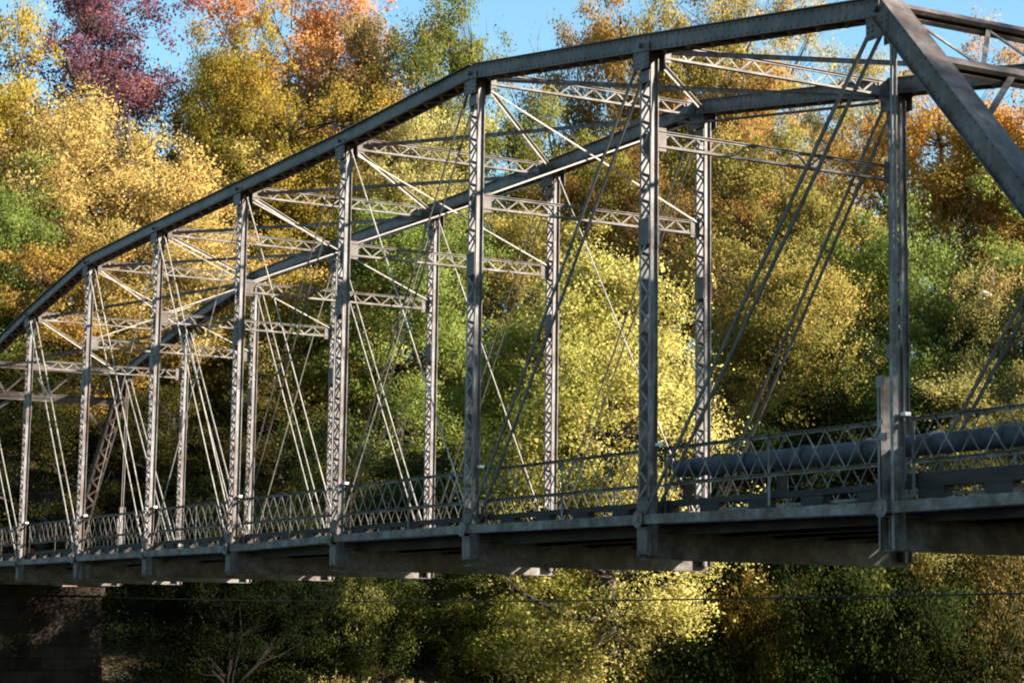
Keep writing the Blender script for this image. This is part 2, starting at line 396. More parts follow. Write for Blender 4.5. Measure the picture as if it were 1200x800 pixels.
CD, CW = 0.27, 0.34          # chord depth and width
def chord_run(mb, under, a, b, d=CD, wd=CW):
    """box chord of two toe-out channels, a cover plate over and lacing below"""
    for s in (-1, 1):
        mb.bar(a, b, 0.014, d, (0, 1, 0), (s * (wd / 2 - 0.04), 0))
        mb.bar(a, b, 0.055, 0.014, (0, 1, 0), (s * (wd / 2 - 0.005), -d / 2 + 0.004))
    mb.bar(a, b, wd + 0.05, 0.016, (0, 1, 0), (0, d / 2 + 0.010))
    # stay plates and lacing underneath
    av, bv = Vector(a), Vector(b); dr = (bv - av).normalized(); tn = Vector((0, 1, 0)).cross(dr)
    if tn.z < 0: tn = -tn
    n = max(2, round((bv - av).length / 0.34))
    for i in range(n):
        s = 1 if i % 2 == 0 else -1
        p = av.lerp(bv, i / n) - tn * (d / 2 + 0.012); q = av.lerp(bv, (i + 1) / n) - tn * (d / 2 + 0.012)
        under.bar(p + Vector((0, -s * (wd / 2 - 0.03), 0)), q + Vector((0, s * (wd / 2 - 0.03), 0)), 0.06, 0.012, (dr.x, 0.001, dr.z))
    # rivet rows along both webs' lower and upper edges
    nr = int((bv - av).length / 0.16)
    for i in range(nr):
        p = av.lerp(bv, (i + 0.5) / nr)
        for s in (-1, 1):
            for zz in (-d / 2 + 0.05, d / 2 - 0.04):
                c = p + tn * zz + Vector((0, s * (wd / 2 - 0.028), 0))
                mb.bar(c - dr * 0.014, c + dr * 0.014, 0.016, 0.028, (0, 1, 0))

def batten(mb, i, y, s):
    """joint gusset on one side of the chord, with its pin end"""
    u = U(i, y)
    yy = s * (CW / 2 - 0.012)
    mb.box(u.x - 0.24, u.x + 0.24, y + yy - 0.006, y + yy + 0.006, u.z - 0.44, u.z - 0.02)
    for dx in (-0.20, -0.10, 0.10, 0.20):
        for dz in (-0.40, -0.32, -0.24, -0.16):
            c = y + yy + s * 0.006
            mb.tube([(u.x + dx, min(c, c + s * 0.014), u.z + dz), (u.x + dx, max(c, c + s * 0.014), u.z + dz)], 0.016, 6)
    a, b = sorted((y + yy + s * 0.004, y + s * (CW / 2 + 0.06)))
    mb.tube([(u.x, a, u.z - 0.03), (u.x, b, u.z - 0.03)], 0.045, 10)

PW, PD = 0.34, 0.15           # post: along the bridge, across it
def post(i, y):
    u = U(i, y); z0 = ZB[i] - 0.57; z1 = u.z - 0.10; x = u.x
    mb = MB()
    for s in (-1, 1):
        xw = x + s * (PW / 2 - 0.05)
        mb.box(xw - 0.005, xw + 0.005, y - PD / 2, y + PD / 2, z0, z1)            # web
        for t in (-1, 1):
            a, b = sorted((xw + s * 0.005, xw + s * 0.05))
            mb.box(a, b, y + t * (PD / 2 - 0.006) - 0.006, y + t * (PD / 2 - 0.006) + 0.006, z0, z1)
    o = part(mb, 'post', M['steel'])
    for t in (-1, 1):
        lc = MB()
        yy = y + t * (PD / 2 + 0.007)
        lacing(lc, (x, yy, ZB[i] + 0.35), (x, yy, z1 - 0.55), (1, 0, 0), PW - 0.09, (0, 0, 0), 0.22, nrm=(0, 1, 0))
        part(lc, 'lacing', M['steel'], o)
    zs = 5.05 if i not in (2, 8) else 4.7
    for t in (-1, 1):
        yy = y + t * (PD / 2 + 0.020)
        for za, zb in ((z0 + 0.02, ZB[i] - 0.12), (ZB[i] + 0.10, ZB[i] + 0.36), (zs - 0.22, zs + 0.22), (z1 - 0.55, z1 - 0.36)):
            tp = MB(); tp.box(x - PW / 2 + 0.01, x + PW / 2 - 0.01, yy - 0.005, yy + 0.005, za, zb)
            for dx in (-0.12, 0.0, 0.12):
                for zz in (za + 0.04, zb - 0.04):
                    c = yy + t * 0.005
                    tp.tube([(x + dx, min(c, c + t * 0.012), zz), (x + dx, max(c, c + t * 0.012), zz)], 0.015, 6)
            part(tp, 'tie_plate', M['chord'], o)
    return o

def hip_vertical(i, y):
    u = U(i, y); x = u.x
    mb = MB()
    for s in (-1, 1):
        mb.bar((x + 0.07, y + s * 0.035, 1.4), (x + 0.16, y + s * 0.035, u.z - 0.05), 0.018, 0.05, (0, 1, 0))
    o = part(mb, 'hip_hanger', M['steel'])
    st = MB()
    for xa, zt in ((0.11, 2.15), (-0.11, 1.75)):
        xc = x + xa
        st.box(xc - 0.005, xc + 0.005, y - 0.10, y + 0.10, -0.60, zt)
        for t in (-1, 1):
            st.box(xc + 0.005 - 0.06 * (xa < 0) , xc + 0.055 - 0.05 * (xa < 0), y + t * 0.094 - 0.006, y + t * 0.094 + 0.006, -0.60, zt)
        st.box(xc - 0.07, xc + 0.07, y - 0.107, y - 0.101, zt - 0.16, zt)
    st.box(x - 0.20, x + 0.05, y - 0.125, y - 0.113, 0.86, 0.97)
    st.bar((x - 0.19, y - 0.133, 0.93), (x - 0.03, y - 0.133, 1.14), 0.012, 0.045, (0, 1, 0))
    part(st, 'stub_post', M['steel'], o)
    return o

def truss(y):
    ch = MB(); un = MB()
    for i in range(1, 9):
        chord_run(ch, un, U(i, y), U(i + 1, y))
    c = part(ch, 'top_chord', M['chord'])
    part(un, 'chord_lacing', M['rust'], c)
    for i in range(1, 10):
        for s in (-1, 1):
            g = MB(); batten(g, i, y, s); part(g, 'gusset_plate', M['chord'], c)
    for a, b in ((1, 0), (9, 10)):
        e = MB(); eu = MB(); chord_run(e, eu, U(a, y), L(b, y), 0.30, 0.38)
        eo = part(e, 'end_post', M['chord']); part(eu, 'end_post_lacing', M['rust'], eo)
    for i in range(2, 9): post(i, y)
    hip_vertical(1, y); hip_vertical(9, y)
    for s in (-1, 1):
        b = MB()
        for i in range(N):
            k = 0.11 if i % 2 == 0 else 0.15
            b.bar(L(i, y) + Vector((0.10, s * k, 0)), L(i + 1, y) + Vector((-0.10, s * k, 0)), 0.028, 0.15, (0, 1, 0))
        for i in range(1, N):
            x, z = X(i), ZB[i]
            b.tube([(x, y + s * 0.02, z), (x, y + s * 0.21, z)], 0.055, 10)
            b.tube([(x, y + s * 0.19, z), (x, y + s * 0.20, z)], 0.14, 14)
        part(b, 'bottom_chord', M['strut'])
    def eyebar(i, j, off, rad, name, mat):
        b = MB(); a, c = U(i, y), L(j, y)
        a = a + Vector((0, off, -0.03)); c = c + Vector((0, off, 0))
        b.bar(a, c, 0.022, rad, (0, 1, 0))
        for p in (a, c):
            b.tube([p + Vector((0, -0.012, 0)), p + Vector((0, 0.012, 0))], rad * 1.0, 12)
        part(b, name, mat)
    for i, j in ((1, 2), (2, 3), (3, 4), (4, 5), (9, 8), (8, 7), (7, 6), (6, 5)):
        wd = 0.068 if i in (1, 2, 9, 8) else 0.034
        for s in (-1, 1): eyebar(i, j, s * 0.10, wd, 'diagonal_bar', M['steel_sunlit'] if i > 4 else M['bar'])
    for i, j in ((5, 4), (5, 6), (4, 3), (6, 7)):
        eyebar(i, j, 0.045, 0.024, 'counter_rod', M['steel_sunlit'])
truss(0.0); truss(W)

def transverse_strut(i, zc, depth, name, ya, yb, mat, x=None, lace=0.26):
    x = X(i) if x is None else x
    mb = MB()
    for s in (-1, 1):
        for t in (-1, 1):                       # pairs of angles: one leg flat, one upright
            mb.box(*sorted((x + t * 0.01, x + t * 0.045)), ya, yb, zc + s * depth / 2 - 0.005, zc + s * depth / 2 + 0.005)
            a, b = sorted((zc + s * (depth / 2 - 0.006), zc + s * (depth / 2 - 0.042)))
            mb.box(*sorted((x + t * 0.010, x + t * 0.020)), ya, yb, a, b)
    o = part(mb, name, mat)
    lc = MB(); lacing(lc, (x, ya + 0.05, zc), (x, yb - 0.05, zc), (0, 0, 1), depth - 0.06, (0, 0, 0), lace, 0.03, 0.010, (1, 0, 0))
    part(lc, 'lacing', M['strut'], o)
    for a, b in ((ya, ya + 0.22), (yb - 0.22, yb)):
        pl = MB(); pl.box(x + 0.021, x + 0.029, a, b, zc - depth / 2 - 0.06, zc + depth / 2 + 0.06)
        part(pl, 'end_plate', M['chord'], o)

SZ = 6.27
for i in range(2, 9):
    transverse_strut(i, HT[i] - 0.06, 0.27, 'top_strut', 0.19, W - 0.19, M['strut'])
    transverse_strut(i, SZ, 0.27, 'sway_strut', 0.10, W - 0.10, M['strut'])
    for a, b in ((0, W), (W, 0)) if 2 < i < 8 else ():      # crossed sway rods of the frame
        s = 1 if a == 0 else -1
        r = MB(); x = X(i) + 0.05 * s
        r.bar((x, a + s * 0.2, HT[i] - 0.30), (x, b - s * 0.14, SZ + 0.1), 0.03, 0.012, (0, 1, 1) if a == 0 else (0, 1, -1))
        part(r, 'sway_rod', M['steel_sunlit'])
for i in range(1, 9):                           # crossed laterals between the top chords
    for a, b, dz in ((0, W, -0.10), (W, 0, -0.17)):
        s = 1 if a == 0 else -1
        r = MB(); p = U(i, a) + Vector((-0.28, s * 0.26, dz)); q = U(i + 1, b) + Vector((0.28, -s * 0.26, dz))
        r.bar(p, q, 0.062, 0.012, (0, 0, 1))
        r.bar(p, q, 0.012, 0.07, (0, 0, 1), (0.045, 0.02))
        part(r, 'lateral_brace', M['steel_sunlit'] if a == 0 else M['steel'])  # one crossed set coloured as if sunlit, the other duller as if shaded

def portal(i, j):
    """portal frame in the plane of the leaning end posts"""
    a0, a1 = U(i, 0), U(i, W); d = (L(j, 0) - U(i, 0)).normalized()
    nrm = Vector((0, 1, 0)).cross(d); nrm = nrm if nrm.z > 0 else -nrm
    mb = MB()
    def lvl(t, y): return Vector((a0.x, y, a0.z)) + d * t
    for t, dd in ((-0.04, 0.15), (1.25, 0.20)):
        p, q = lvl(t, 0.19), lvl(t, W - 0.19)
        for s in (-1, 1):
            mb.bar(p + nrm * s * 0.07, q + nrm * s * 0.07, dd, 0.014, d)
            mb.bar(p + nrm * s * 0.07 + d * s * 0.0, q + nrm * s * 0.07, 0.02, 0.07, d, (dd / 2, 0))
        mb.bar(p, q, 0.014, 0.13, d, (0.0, 0))
    o = part(mb, 'portal_frame', M['chord'])
    lc = MB(); n = 6
    for k in range(n):
        ya = 0.3 + (W - 0.6) * k / n; yb = 0.3 + (W - 0.6) * (k + 1) / n
        ta, tb = (0.05, 1.15) if k % 2 == 0 else (1.15, 0.05)
        lc.bar(lvl(ta, ya), lvl(tb, yb), 0.07, 0.02, d.cross(Vector((0, 1, 0))).cross(lvl(tb, yb) - lvl(ta, ya)))
    part(lc, 'lattice', M['steel'], o)
    for ya, yb in ((0.15, 1.45), (W - 0.15, W - 1.45)):
        k = MB(); k.bar(lvl(2.65, ya), lvl(1.33, yb), 0.11, 0.09, nrm)
        part(k, 'knee_brace', M['chord'], o)
portal(1, 0); portal(9, 10)

# conduit strapped under the far top chord
cd = MB(); cd.tube([(X(2) - 0.2, W - 0.25, HT[2] - 0.27), (X(3), W - 0.25, HT[3] - 0.34), (X(3) - 0.6, W - 0.25, HT[3] - 0.16)], 0.028, 8)
part(cd, 'conduit', M['rust'], smooth=True)

# floor system
for i in range(1, N):
    x = X(i); b = MB()
    b.box(x - 0.008, x + 0.008, -0.05, W + 0.05, -0.60, -0.16)
    for z in (-0.616, -0.162): b.box(x - 0.13, x + 0.13, -0.06, W + 0.06, z, z + 0.016)
    part(b, 'floor_beam', M['strut'])
for y in (0.50, 1.55, 2.60, 3.65, 4.70):
    s = MB()
    s.box(X(10) - 0.3, 0.3, y - 0.006, y + 0.006, -0.20, 0.0)
    for z in (-0.212, 0.0): s.box(X(10) - 0.3, 0.3, y - 0.075, y + 0.075, z, z + 0.012)
    part(s, 'stringer', M['stringer'])
dk = MB(); x = 0.3; rng = random.Random(5)
while x > X(10) - 0.3:
    wd = 0.23 + rng.uniform(-0.01, 0.01)
    dk.box(x - wd + 0.008, x, 0.24 + rng.uniform(-0.02, 0.03), W - 0.24 + rng.uniform(-0.03, 0.02), 0.018, 0.09 + rng.uniform(-0.006, 0.006)); x -= wd
part(dk, 'deck_planks', M['deck'])
for y in (0.32, W - 0.32):
    c = MB()
    for i in range(N):
        top = 0.43 if i == 0 else 0.325
        c.box(X(i + 1) + 0.012, X(i) - 0.012, y - 0.075, y + 0.075, 0.235, top)
    k = part(c, 'curb_beam', M['timber'])
    x = -0.1
    while x > X(10):
        bl = MB(); bl.box(x - 0.52, x, y - 0.07, y + 0.07, 0.09, 0.233); x -= 1.30
        part(bl, 'curb_block', M['timber'], k)
def rail_panel(i, y, s):
    """lattice railing between two posts; s points to the roadway"""
    xa, xb = X(i) - 0.24, X(i + 1) + 0.24; yy = y + s * 0.15
    r = MB()
    for z in (0.60, 1.17):
        r.box(xb, xa, yy - 0.025, yy + 0.025, z - 0.004, z + 0.004)
        r.box(xb, xa, yy + s * 0.021 - 0.004, yy + s * 0.021 + 0.004, z - 0.05, z - 0.004)
    for x in (xa, xb, (xa + xb) / 2):
        r.box(x - 0.03, x + 0.03, yy + s * 0.03 - 0.004, yy + s * 0.03 + 0.004, 0.12, 1.18)
    o = part(r, 'railing_panel', M['strut'])
    n = 12; lc = MB()
    for k in range(n):
        x0 = xa + (xb - xa) * k / n; x1 = xa + (xb - xa) * (k + 1) / n
        lc.bar((x0, yy - s * 0.006, 0.57), (x1, yy - s * 0.006, 1.16), 0.008, 0.025, (0, 1, 0))
        lc.bar((x1, yy + s * 0.006, 0.57), (x0, yy + s * 0.006, 1.16), 0.008, 0.025, (0, 1, 0))
    part(lc, 'lattice', M['strut'], o)
for i in range(N):
    rail_panel(i, 0.0, 1); rail_panel(i, W, -1)
for i in range(1, 9):
    b = MB(); b.box(X(i) + 0.16, X(i) + 0.27, 0.03, 0.12, 1.19, 1.24)
    part(b, 'rail_bracket', M['white'])
pp = MB(); pp.tube([(-11.85, 0.42, 0.84), (-6.0, 0.42, 0.82), (0.2, 0.42, 0.82)], 0.145, 24)
for k in range(9): 
    xq = -11.3 + k * 1.42; pp.tube([(xq, 0.42, 0.833), (xq - 0.05, 0.42, 0.833)], 0.166, 24)
pipe = part(pp, 'pipe', M['pipe'], smooth=True)
for xq in (-11.6, -9.1, -6.4, -3.4, -0.4):
    br = MB(); br.box(xq - 0.03, xq + 0.03, 0.34, 0.50, 0.326 if xq < -6.1 else 0.43, 0.675)
    part(br, 'pipe_saddle', M['timber'], pipe)

# ------------------------------------------------------------------ pier, abutment, cable
def stone_block(name, x0, x1, y0, y1, z0, z1, batter, cap, label, cat):
    o = empty(name, ((x0 + x1) / 2, (y0 + y1) / 2, z0)); tag(o, label, cat)
    mb = MB(); b = batter * (z1 - z0)
    nz = 9; rows = []
    rng = random.Random(11)
    for k in range(nz + 1):
        f = k / nz; e = b * (1 - f) + rng.uniform(-0.03, 0.03)
        z = z0 + (z1 - z0) * f
        rows.append([(x0 - e, y0 - e, z), (x1 + e, y0 - e, z), (x1 + e, y1 + e, z), (x0 - e, y1 + e, z)])
    for r in rows: mb.v += r
    for k in range(nz):
        for j in range(4):
            a = k * 4 + j; c = k * 4 + (j + 1) % 4
            mb.f.append((a, c, c + 4, a + 4))
    mb.f.append((0, 3, 2, 1)); mb.f.append(tuple(nz * 4 + j for j in range(4)))
    s = mb.build('shaft', M['stone'], o); s.location = -Vector(o.location)
    c = MB(); c.box(x0 - cap, x1 + cap, y0 - cap, y1 + cap, z1 + 0.002, z1 + 0.32)
    k = c.build('cap', M['stone'], o); k.location = -Vector(o.location)
    for y in (0.0, W):
        bs = MB()
        xc = X(10) if x0 < -10 else 0.0
        bs.box(xc - 0.3, xc + 0.3, y - 0.28, y + 0.28, z1 + 0.323, -0.12)
        q = bs.build('bearing_block', M['rust'], o); q.location = -Vector(o.location)
    return o
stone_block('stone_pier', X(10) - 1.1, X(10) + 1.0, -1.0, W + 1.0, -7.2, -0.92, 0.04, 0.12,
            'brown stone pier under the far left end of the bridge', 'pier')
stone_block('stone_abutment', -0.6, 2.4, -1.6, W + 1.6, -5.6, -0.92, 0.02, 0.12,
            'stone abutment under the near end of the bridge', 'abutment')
cb = MB()
pts = []
for k in range(25):
    f = k / 24; x = X(10) + 1.2 + (-1.2 - X(10) - 0.9) * f
    pts.append((x, W + 0.55, -0.95 - 0.22 * 4 * f * (1 - f) * 1.0))
cb.tube(pts, 0.016, 6)
o = cb.build('hanging_cable', M['cable'], smooth=True)
tag(o, 'thin black cable strung below the deck between the pier and the abutment', 'cable')

# ------------------------------------------------------------------ trees
def leaves_mesh(name, centers, sizes, per, leaf, rng, flat=0.6, droop=0.0, tone_spread=0.55):
    """many small folded leaf faces spread in clumps through the crown"""
    P_, T_, O_ = [], [], []
    ctr = np.asarray(centers); hubs = ctr[rng.choice(len(ctr), 9, replace=False)]; ht = rng.random(9)
    mid = ctr.mean(0); mid[2] *= 0.85
    def lobe_tone(q):                                # whole boughs turn colour together
        wq = np.exp(-((hubs - q) ** 2).sum(1) / (2 * (0.16 * np.ptp(ctr[:, 2])) ** 2)) + 1e-6
        return float((wq * ht).sum() / wq.sum())
    for c, s in zip(centers, sizes):
        n = max(6, int(per * s * s))
        p = rng.normal(size=(n, 3)) * s * 0.62; p[:, 2] *= flat
        p[:, 2] += (p[:, :2] @ rng.normal(size=2)) * 0.35     # every spray tilts its own way
        p[:, 2] -= droop * (p[:, 0] ** 2 + p[:, 1] ** 2) / max(s, 0.1)
        P_.append(p + c)
        o_ = p / max(s, 0.1) * np.array((1, 1, 1.5)) + (c - mid) / (np.linalg.norm(c - mid) + 0.1) * 0.9
        O_.append(o_ / (np.linalg.norm(o_, axis=1, keepdims=True) + 1e-6))
        T_.append(np.clip(0.75 * lobe_tone(c) + rng.normal(0.0, 0.09) + rng.normal(0, 0.12, n) + 0.09, 0, 1))
    p = np.concatenate(P_); tone = np.concatenate(T_); n = len(p)
    # leaf frames: normals lean upwards, tips droop
    nr = rng.normal(size=(n, 3)); nr[:, 2] += 0.5; nr /= np.linalg.norm(nr, axis=1, keepdims=True)
    ax = rng.normal(size=(n, 3)); ax[:, 2] -= 0.4
    ax -= nr * (ax * nr).sum(1, keepdims=True); ax /= np.linalg.norm(ax, axis=1, keepdims=True)
    sd_ = np.cross(nr, ax)
    ln = (leaf * (0.5 + 1.0 * rng.random(n) ** 1.5))[:, None]; wd = ln * 0.36
    v = np.empty((n, 4, 3))
    v[:, 0] = p - ax * ln * 0.5; v[:, 1] = p + sd_ * wd + nr * ln * 0.08 + ax * ln * 0.05
    v[:, 2] = p + ax * ln * 0.5; v[:, 3] = p - sd_ * wd + nr * ln * 0.08 + ax * ln * 0.05
    me = bpy.data.meshes.new(name)
    me.vertices.add(n * 4); me.vertices.foreach_set('co', v.reshape(-1).astype(np.float32))
    me.loops.add(n * 4); me.loops.foreach_set('vertex_index', np.arange(n * 4, dtype=np.int32))
    me.polygons.add(n); me.polygons.foreach_set('loop_start', np.arange(0, n * 4, 4, dtype=np.int32))
    me.polygons.foreach_set('loop_total', np.full(n, 4, dtype=np.int32))
    at = me.attributes.new('tone', 'FLOAT', 'FACE'); at.data.foreach_set('value', tone.astype(np.float32))
    sf = me.attributes.new('soft', 'FLOAT_VECTOR', 'FACE'); sf.data.foreach_set('vector', np.concatenate(O_).astype(np.float32).reshape(-1))
    me.materials.append(LEAF['golden'])
    me.update(calc_edges=True)
    return me

def crown_centers(rng, kind, H, Wd, n):
    """clump centres of a lobed crown"""
    R = Wd / 2
    k = 12
    ld = rng.normal(size=(k, 3)); ld /= np.linalg.norm(ld, axis=1, keepdims=True); lw = 0.1 + rng.random(k) * 0.5
    zb = {'broad': 0.22, 'oval': 0.20, 'airy': 0.25, 'low': 0.02, 'conifer': 0.06, 'shrub': 0.0}[kind]
    def one(pw):
        while True:
            d = rng.normal(size=3); d /= np.linalg.norm(d)
            lob = 0.70 + (lw * np.clip((ld @ d - 0.62) / 0.38, 0, 1)).max()
            r = rng.random() ** pw * lob
            z = 0.5 + 0.5 * d[2] * r                       # 0..1 within the crown
            q = d[:2] * r
            if kind == 'conifer':
                q = q * (0.25 + 1.1 * (1.0 - z))
            if kind == 'low':
                z = rng.random()
                pr = min(1.0, (z + 0.28) / 0.5) if z < 0.5 else math.sqrt(max(0.0, 1 - ((z - 0.5) / 0.5) ** 2))
                q = d[:2] / np.linalg.norm(d[:2]) * rng.random() ** 0.4 * pr * lob
            if kind == 'shrub' and z < 0.25: continue
            zz = zb + (1 - zb) * z if kind != 'shrub' else (z - 0.25) / 0.75
            return np.array((q[0] * R, q[1] * R, zz * H * 0.97))
    # foliage hangs on boughs: sprays gather round bough ends and leave gaps between
    nb = {'low': 46, 'shrub': 34, 'conifer': 40}.get(kind, 38)
    bo = [one(1 / 2.6) for _ in range(nb)]; bs = 0.6 + 0.8 * rng.random(nb)
    sg = {'low': 0.15, 'shrub': 0.16, 'conifer': 0.13}.get(kind, 0.145) * R
    out = []
    while len(out) < n:
        k = int(rng.integers(nb))
        if rng.random() < 0.12: c = one(1 / 2.1)
        else:
            c = bo[k] + rng.normal(size=3) * sg * bs[k] * np.array((1.15, 1.15, 0.7))
        if c[2] > 0.05: out.append(c)
    return np.array(out)

def make_tree(kind, seed, H, Wd, nclump, per, leaf, csize):
    rng = np.random.default_rng(seed)
    c = crown_centers(rng, kind, H, Wd, nclump)
    sizes = csize * (0.45 + 1.1 * rng.random(len(c)) ** 1.3)
    crown = leaves_mesh('crown', c, sizes, per, leaf, rng)
    mb = MB()
    lean = rng.normal(size=2) * 0.03 * H
    tr = 0.021 * H if kind != 'shrub' else 0.035
    top = 0.86 * H
    def axis(z): 
        f = z / H
        return np.array([lean[0] * f * f + 0.012 * H * math.sin(5 * f + seed), lean[1] * f * f + 0.012 * H * math.cos(4 * f + seed), z])
    if kind != 'shrub':
        zs = np.linspace(-0.8, top, 12)
        mb.tube([axis(z) for z in zs], [tr * (1.35 if z < 0.2 else 1) * (1 - 0.9 * max(z, 0) / H) for z in zs], 8)
    else:
        for k in range(6):
            a = rng.random() * 6.28; e = np.array([math.cos(a) * Wd * 0.28, math.sin(a) * Wd * 0.28, H * (0.6 + 0.3 * rng.random())])
            mb.tube([(0, 0, -0.3), e * np.array([0.35, 0.35, 0.5]), e], [tr, tr * 0.8, tr * 0.3], 5)
    # main limbs to the widest clumps, then twigs from limbs to every clump
    if kind != 'shrub':
        nl = 14; idx = rng.choice(len(c), nl, replace=False); limbs = []
        for i in idx:
            e = c[i]; rad = math.hypot(e[0], e[1])
            z0 = min(max(e[2] - rad * (0.9 + 0.5 * rng.random()), 0.16 * H), top * 0.95)
            s = axis(z0); m1 = s + (e - s) * 0.35 + np.array([0, 0, -0.03 * H + 0.02 * H * rng.random()])
            m2 = s + (e - s) * 0.7 + rng.normal(size=3) * 0.02 * H
            r0 = tr * 0.5 * (1 - 0.7 * z0 / H)
            mb.tube([s, m1, m2, e], [r0, r0 * 0.75, r0 * 0.45, r0 * 0.18], 6)
            limbs += [(s, r0), (m1, r0 * 0.7), (m2, r0 * 0.4)]
        lp = np.array([q[0] for q in limbs])
        for e in c:
            dd = np.linalg.norm(lp - e, axis=1) + np.where(lp[:, 2] > e[2], 2.5, 0)
            j = int(dd.argmin()); s = lp[j]; r0 = min(limbs[j][1] * 0.6, 0.035)
            mid = (s + e) / 2 + rng.normal(size=3) * 0.25
            mb.tube([s, mid, e], [r0, r0 * 0.6, r0 * 0.2], 4, cap=False)
    tm = bpy.data.meshes.new('trunk'); tm.from_pydata(mb.v, [], mb.f); tm.materials.append(M['bark'])
    tm.polygons.foreach_set('use_smooth', [True] * len(tm.polygons)); tm.update()
    return crown, tm, H, Wd

def make_bare(seed, H, Wd):
    rng = np.random.default_rng(seed); mb = MB()
    def grow(p, d, L_, r, lv):
        q = p + d * L_ * 0.5 + rng.normal(size=3) * L_ * 0.05; e = p + d * L_ + rng.normal(size=3) * L_ * 0.08
        mb.tube([p, q, e], [r, r * 0.8, r * 0.55], 5 if lv < 3 else 3, cap=False)
        if lv >= 5: return
        for k in range(3 if lv < 4 else 3):
            nd = d + rng.normal(size=3) * (0.45 if lv else 0.35); nd[2] += 0.22; nd /= np.linalg.norm(nd)
            grow(e if k else q, nd, L_ * (0.62 + 0.2 * rng.random()), r * 0.55, lv + 1)
    grow(np.array([0, 0, -0.5]), np.array([0.03, 0, 1.0]), H * 0.36, 0.26, 0)
    tm = bpy.data.meshes.new('branches'); tm.from_pydata(mb.v, [], mb.f); tm.materials.append(M['bark_pale']); tm.update()
    zmax = max(v[2] for v in mb.v)
    return None, tm, zmax, Wd

PROTO = {
 'broad':   [make_tree('broad', s, 18, 12, 580, 600, 0.132, 0.60) for s in (1, 2, 3)],
 'oval':    [make_tree('oval', s, 20, 9, 520, 560, 0.132, 0.58) for s in (4, 5)],
 'airy':    [make_tree('airy', s, 20, 12, 470, 430, 0.128, 0.60) for s in (6, 7)],
 'low':     [make_tree('low', s, 16, 9, 680, 560, 0.118, 0.56) for s in (8, 9)],
 'conifer': [make_tree('conifer', 10, 20, 7, 500, 400, 0.12, 0.5)],
 'shrub':   [make_tree('shrub', s, 5.0, 10, 330, 420, 0.122, 0.58) for s in (12, 13)],
 'bare':    [make_bare(14, 20, 9)],
}
COUNT = {}
def plant(x, y, h, wd, species, proto, name, label, cat=None, group=None):
    k = COUNT.get(proto, 0); COUNT[proto] = k + 1
    crown, trunk, H0, W0 = PROTO[proto][k % len(PROTO[proto])]
    root = empty(name, (x, y, ground_z(x, y) - 0.05))
    root.rotation_euler.z = (k * 2.399 + x) % 6.283
    root.scale = (wd / W0, wd / W0, h / H0)
    tag(root, label, cat or ('bush' if proto == 'shrub' else 'tree'), group)
    t = bpy.data.objects.new('branches' if proto == 'bare' else ('stems' if proto == 'shrub' else 'trunk'), trunk)
    COL.objects.link(t); t.parent = root
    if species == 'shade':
        t.material_slots[0].link = 'OBJECT'; t.material_slots[0].material = M['bark_shaded']
    if crown:
        c = bpy.data.objects.new('crown', crown); COL.objects.link(c); c.parent = root
        c.material_slots[0].link = 'OBJECT'; c.material_slots[0].material = LEAF[species]
    return root

